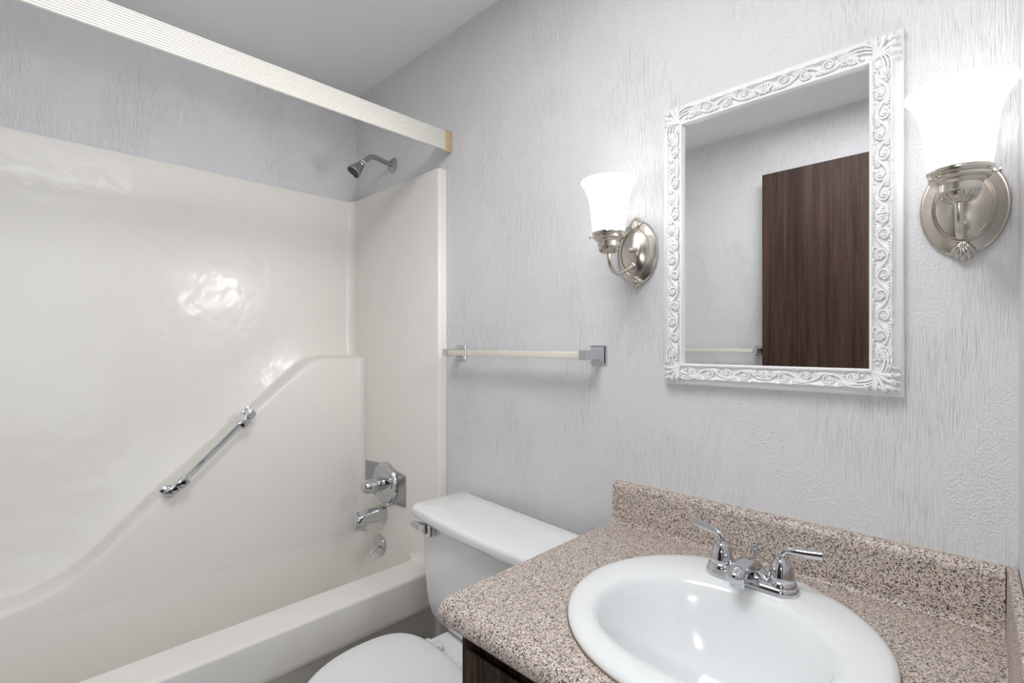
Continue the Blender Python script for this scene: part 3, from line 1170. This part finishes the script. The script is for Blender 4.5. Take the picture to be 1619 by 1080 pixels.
bm = bmesh.new()
loft(bm, [lid_outline(0.95, 0.386), lid_outline(0.985, 0.387), lid_outline(0.995, 0.391), lid_outline(0.99, 0.3985), lid_outline(0.96, 0.400)])
link('seat', bm, 'seat', tE, 60)
bm = bmesh.new()
loft(bm, [lid_outline(0.97, 0.4015), lid_outline(1.0, 0.403), lid_outline(1.008, 0.407), lid_outline(1.004, 0.412), lid_outline(0.985, 0.4165), lid_outline(0.94, 0.4195), lid_outline(0.80, 0.4215), lid_outline(0.4, 0.4222), lid_outline(0.1, 0.4223)])
link('seat_lid', bm, 'seat', tE, 60)
for sx in (-1, 1):
    bm = bmesh.new()
    hx_ = sx * 0.068
    box(bm, hx_ - 0.016, hx_ + 0.016, -0.150, -0.118, 0.3815, 0.400, 0.007)
    tube(bm, [(hx_ - 0.024, -0.150, 0.401), (hx_ + 0.024, -0.150, 0.401)], 0.0085, 14)
    box(bm, hx_ - 0.022, hx_ + 0.004, -0.172, -0.146, 0.399, 0.413, 0.004)
    link('seat_hinge', bm, 'seat', tE, 50)

# ------------------------------------------------------------------ vanity
VX0, VX1 = -0.652, 0.0195
vanE = empty('vanity_cabinet', 'dark walnut vanity cabinet under the speckled countertop', 'cabinet', ((VX0 + VX1) / 2, -0.27, 0))
bm = bmesh.new()
box(bm, VX0, VX0 + 0.016, -0.515, -0.001, 0.0, 0.728)
box(bm, VX1 - 0.016, VX1, -0.515, -0.001, 0.0, 0.728)
box(bm, VX0 + 0.016, VX1 - 0.016, -0.515, -0.001, 0.09, 0.106)
box(bm, VX0 + 0.016, VX1 - 0.016, -0.46, -0.445, 0.0, 0.09)
box(bm, VX0 + 0.016, VX1 - 0.016, -0.012, -0.001, 0.106, 0.728)
rel(link('carcass', bm, 'walnut'), vanE)
bm = bmesh.new()
box(bm, VX0, VX0 + 0.0078, -0.536, -0.515, 0.09, 0.728)
box(bm, VX1 - 0.0078, VX1, -0.536, -0.515, 0.09, 0.728)
box(bm, VX0 + 0.016, VX1 - 0.016, -0.505, -0.491, 0.640, 0.728)
box(bm, VX0 + 0.016, VX1 - 0.016, -0.515, -0.500, 0.09, 0.13)
rel(link('face_frame', bm, 'walnut'), vanE)


def front(x0, x1, z0, z1):
    """flush front panel with a finger bevel along its top edge"""
    bm = bmesh.new()
    sec = [(-0.518, z0), (-0.536, z0), (-0.536, z1 - 0.002), (-0.5345, z1), (-0.531, z1), (-0.518, z1 - 0.022)]
    loft(bm, [[(x, y, z) for y, z in sec] for x in (x0, x1)])
    return bm


rel(link('false_front', front(VX0 + 0.008, VX1 - 0.008, 0.560, 0.694), 'walnut'), vanE)
xm = (VX0 + VX1) / 2
for a, b in ((VX0 + 0.0165, xm - 0.002), (xm + 0.002, VX1 - 0.0165)):
    rel(link('door', front(a, b, 0.135, 0.540), 'walnut'), vanE)

# ------------------------------------------------------------------ countertop
CX0, CX1, CY, CZ = -0.690, 0.0195, -0.560, 0.768
ctE = empty('countertop', 'speckled beige laminate countertop with splashes around the sink', 'countertop', ((CX0 + CX1) / 2, -0.28, CZ))
bm = bmesh.new()
sec = [(-0.001, CZ - 0.030), (-0.001, CZ), (CY + 0.024, CZ)]
for k in range(1, 9):
    a = PI * 0.5 * k / 8
    sec.append((CY + 0.024 - 0.024 * math.sin(a), CZ - 0.024 + 0.024 * math.cos(a)))
sec += [(CY + 0.0005, CZ - 0.032), (CY + 0.005, CZ - 0.038), (CY + 0.020, CZ - 0.039), (CY + 0.020, CZ - 0.030)]
loft(bm, [[(x, y, z) for y, z in sec] for x in (CX0, CX1)])
top = rel(link('worktop', bm, 'counter', None, 30), ctE)
# backsplash with rounded top edge and end cap
bm = bmesh.new()
sec = [(-0.0005, CZ + 0.0002), (-0.0005, CZ + 0.100), (-0.004, CZ + 0.100)]
for k in range(1, 8):
    a = PI * 0.5 * k / 7
    sec.append((-0.004 - 0.016 * math.sin(a), CZ + 0.084 + 0.016 * math.cos(a)))
sec += [(-0.020, CZ + 0.010)]
for k in range(1, 5):
    a = PI / 2 * k / 4
    sec.append((-0.020 - 0.008 * (1 - math.cos(a)), CZ + 0.0085 - 0.0083 * math.sin(a)))
loft(bm, [[(x, y, z) for y, z in sec] for x in (CX0 + 0.001, 0.0065)])
rel(link('backsplash', bm, 'counter', None, 30), ctE)
bm = bmesh.new()
loft(bm, [[(0.0065, -0.0005, CZ + 0.0002), (0.0195, -0.0005, CZ + 0.0002), (0.0200, -0.0005, CZ + 0.101), (0.0080, -0.0005, CZ + 0.101)],
          [(0.0150, -0.545, CZ + 0.0002), (0.0360, -0.545, CZ + 0.0002), (0.0365, -0.545, CZ + 0.101), (0.0250, -0.545, CZ + 0.101)]])
bmesh.ops.bevel(bm, geom=bm.edges[:], offset=0.001, segments=2, affect='EDGES')
rel(link('sidesplash', bm, 'counter', None, 30), ctE)
bm = bmesh.new()
tube(bm, [(CX0 + 0.004, -0.0012, CZ + 0.1005), (0.0, -0.0012, CZ + 0.1005)], 0.0013, 6)
rel(link('caulk', bm, 'seam', None, 60, 'tan caulk line along the backsplash'), ctE)

# ------------------------------------------------------------------ sink
SX, SY, SR = -0.322, -0.292, 0.232
sE = empty('sink', 'round white drop-in sink set in the speckled countertop', 'sink', (SX, SY, CZ))
cb = bmesh.new()
lathe(cb, [(SR - 0.016, -0.1), (SR - 0.016, 0.05)], (SX, SY, CZ), (0, 0, 1), 64)
cut(top, cb)
bm = bmesh.new()
NS = 96


def ell(cx, cy, ax, ay, z, pw=2.0):
    out = []
    for i in range(NS):
        a = 2 * PI * i / NS
        c, s = math.cos(a), math.sin(a)
        out.append((cx + ax * (abs(c) ** (2 / pw)) * (1 if c >= 0 else -1), cy + ay * (abs(s) ** (2 / pw)) * (1 if s >= 0 else -1), z))
    return out


BY = -0.040                               # bowl centre is in front of the rim centre
rings = [ell(0, 0, SR - 0.022, SR - 0.022, -0.008), ell(0, 0, SR - 0.004, SR - 0.004, 0.0004), ell(0, 0, SR, SR, 0.002), ell(0, 0, SR + 0.0005, SR + 0.0005, 0.006), ell(0, 0, SR - 0.003, SR - 0.003, 0.0105),
         ell(0, 0, SR - 0.010, SR - 0.010, 0.0135), ell(0, 0, SR - 0.022, SR - 0.022, 0.0150),
         ell(0, -0.022, 0.190, 0.178, 0.0152, 2.15), ell(0, BY + 0.006, 0.177, 0.150, 0.0135, 2.25), ell(0, BY + 0.004, 0.171, 0.143, 0.0100, 2.25), ell(0, BY + 0.003, 0.166, 0.138, 0.002, 2.2),
         ell(0, BY, 0.157, 0.130, -0.020, 2.15), ell(0, BY, 0.145, 0.121, -0.050, 2.1), ell(0, BY, 0.127, 0.107, -0.085, 2.05), ell(0, BY, 0.100, 0.087, -0.115, 2.0),
         ell(0, BY, 0.070, 0.062, -0.135, 2.0), ell(0, BY, 0.035, 0.033, -0.143, 2.0), ell(0, BY, 0.024, 0.024, -0.146, 2.0)]
under = [ell(0, BY, 0.024, 0.024, -0.158), ell(0, BY, 0.080, 0.070, -0.146), ell(0, BY, 0.140, 0.118, -0.100), ell(0, BY, 0.170, 0.140, -0.030), ell(0, -0.02, SR - 0.040, SR - 0.050, -0.010)]
loft(bm, rings + under, True, False, False)
link('basin', bm, 'sink', sE, 60)
bm = bmesh.new()
tube(bm, [((SR + 0.0006) * math.cos(2 * PI * k / 96), (SR + 0.0006) * math.sin(2 * PI * k / 96), 0.0012) for k in range(97)], 0.0014, 6)
link('caulk_ring', bm, 'old_caulk', sE, 60, 'brown line of old caulk around the rim')
bm = bmesh.new()
lathe(bm, [(0, -0.150), (0.0235, -0.150), (0.0235, -0.1455), (0.021, -0.1440), (0.016, -0.1450), (0.014, -0.1480), (0.0, -0.1480)], (0, BY, 0), (0, 0, 1), 32)
link('drain', bm, 'chrome', sE, 40)
bm = bmesh.new()
lathe(bm, [(0, -0.148), (0.0125, -0.148), (0.0125, -0.1430), (0.010, -0.1415), (0, -0.1410)], (0, BY, 0), (0, 0, 1), 24)
link('stopper', bm, 'chrome', sE, 40)

# ------------------------------------------------------------------ faucet
FX, FY, FZ = -0.320, -0.140, CZ + 0.0150
fE = empty('sink_faucet', 'chrome two-handle faucet on the rear rim of the sink', 'faucet', (FX, FY, FZ), 0.0)
bm = bmesh.new()


def stad(hx, r, z, n=10):
    out = []
    for k in range(n + 1):
        a = -PI / 2 + PI * k / n
        out.append((hx + r * math.cos(a), r * math.sin(a), z))
    for k in range(n + 1):
        a = PI / 2 + PI * k / n
        out.append((-hx + r * math.cos(a), r * math.sin(a), z))
    return out


loft(bm, [stad(0.051, 0.0275, 0.0), stad(0.051, 0.0278, 0.004), stad(0.051, 0.0262, 0.009), stad(0.051, 0.0235, 0.0115), stad(0.049, 0.018, 0.0145), stad(0.046, 0.012, 0.0155)])
link('base', bm, 'chrome', fE, 45)
# arched spout
bm = bmesh.new()
rings = []
path = smooth_path([(0, 0.016, 0.004), (0, 0.009, 0.020), (0, -0.010, 0.0325), (0, -0.038, 0.0375), (0, -0.060, 0.0365), (0, -0.076, 0.0320)], 5)
hws = [0.032, 0.0225, 0.0175, 0.0158, 0.0160, 0.0155]
hhs = [0.0150, 0.0150, 0.0140, 0.0130, 0.0130, 0.0118]
n = len(path)
for i, p in enumerate(path):
    u = i / (n - 1) * (len(hws) - 1)
    k = min(int(u), len(hws) - 2)
    f = u - k
    w_ = hws[k] + (hws[k + 1] - hws[k]) * f
    h_ = hhs[k] + (hhs[k + 1] - hhs[k]) * f
    d = (path[min(i + 1, n - 1)] - path[max(i - 1, 0)]).normalized()
    up = Vector((1, 0, 0)).cross(d) * -1
    if up.z < 0:
        up = -up
    if i < 2:
        up = Vector((0, 1, 0.3)).normalized()
    rings.append([p + Vector((1, 0, 0)) * w_ * math.cos(2 * PI * q / 20) + up * h_ * math.sin(2 * PI * q / 20) for q in range(20)])
tip = path[-1]
d = (path[-1] - path[-2]).normalized()
last = rings[-1]
for k, s in ((0.004, 0.93), (0.0075, 0.74), (0.0095, 0.42)):
    rings.append([tip + d * k + (q - tip) * s for q in last])
loft(bm, rings)
link('spout', bm, 'chrome', fE, 60)
# web between spout and base
bm = bmesh.new()
for s in (-1, 1):
    rings = []
    for x, h in ((0.010, 0.036), (0.018, 0.030), (0.027, 0.020), (0.036, 0.0145), (0.045, 0.0125)):
        rings.append([(s * x, -0.017, 0.004), (s * x, -0.012, h * 0.75), (s * x, -0.004, h), (s * x, 0.006, h), (s * x, 0.016, h * 0.8), (s * x, 0.020, 0.004)])
    loft(bm, rings)
link('spout_shoulder', bm, 'chrome', fE, 60)
bm = bmesh.new()
lathe(bm, [(0, 0), (0.0118, 0), (0.0125, 0.002), (0.0125, 0.019), (0, 0.019)], (0, -0.0650, 0.0130), (0, 0, 1), 24)
link('aerator', bm, 'chrome', fE, 40)
for s in (-1, 1):
    bm = bmesh.new()
    lathe(bm, [(0, 0.008), (0.0245, 0.008), (0.0248, 0.012), (0.0225, 0.0185), (0.0205, 0.0205), (0.0212, 0.023), (0.0205, 0.028), (0.0180, 0.040), (0.0140, 0.050), (0.0105, 0.0550), (0.0090, 0.0565), (0.0082, 0.060), (0, 0.061)],
          (s * 0.051, 0, 0), (0, 0, 1), 32)
    h = link('handle', bm, 'chrome', fE, 45)
    bm = bmesh.new()
    back = 0.010 if s < 0 else 0.004
    p = smooth_path([(s * 0.051, 0, 0.054), (s * 0.0515, 0.0005, 0.064), (s * 0.058, 0.002, 0.0705), (s * 0.072, back * 0.6, 0.0725), (s * 0.090, back, 0.0740), (s * 0.112, back * 1.5, 0.0765)], 6)
    nn = len(p)
    tube(bm, p, [0.0060 + 0.0022 * max(0, (i / (nn - 1) - 0.35)) / 0.65 for i in range(nn)], 16)
    link('lever', bm, 'chrome', h, 50)
bm = bmesh.new()
lathe(bm, [(0, 0.0), (0.0026, 0.0), (0.0026, 0.040), (0.0050, 0.044), (0.0052, 0.047), (0.0040, 0.049), (0.0070, 0.052), (0.0082, 0.055), (0.0072, 0.0585), (0, 0.060)], (0, 0.0215, 0.006), (0, 0, 1), 20)
link('lift_rod', bm, 'chrome', fE, 45)
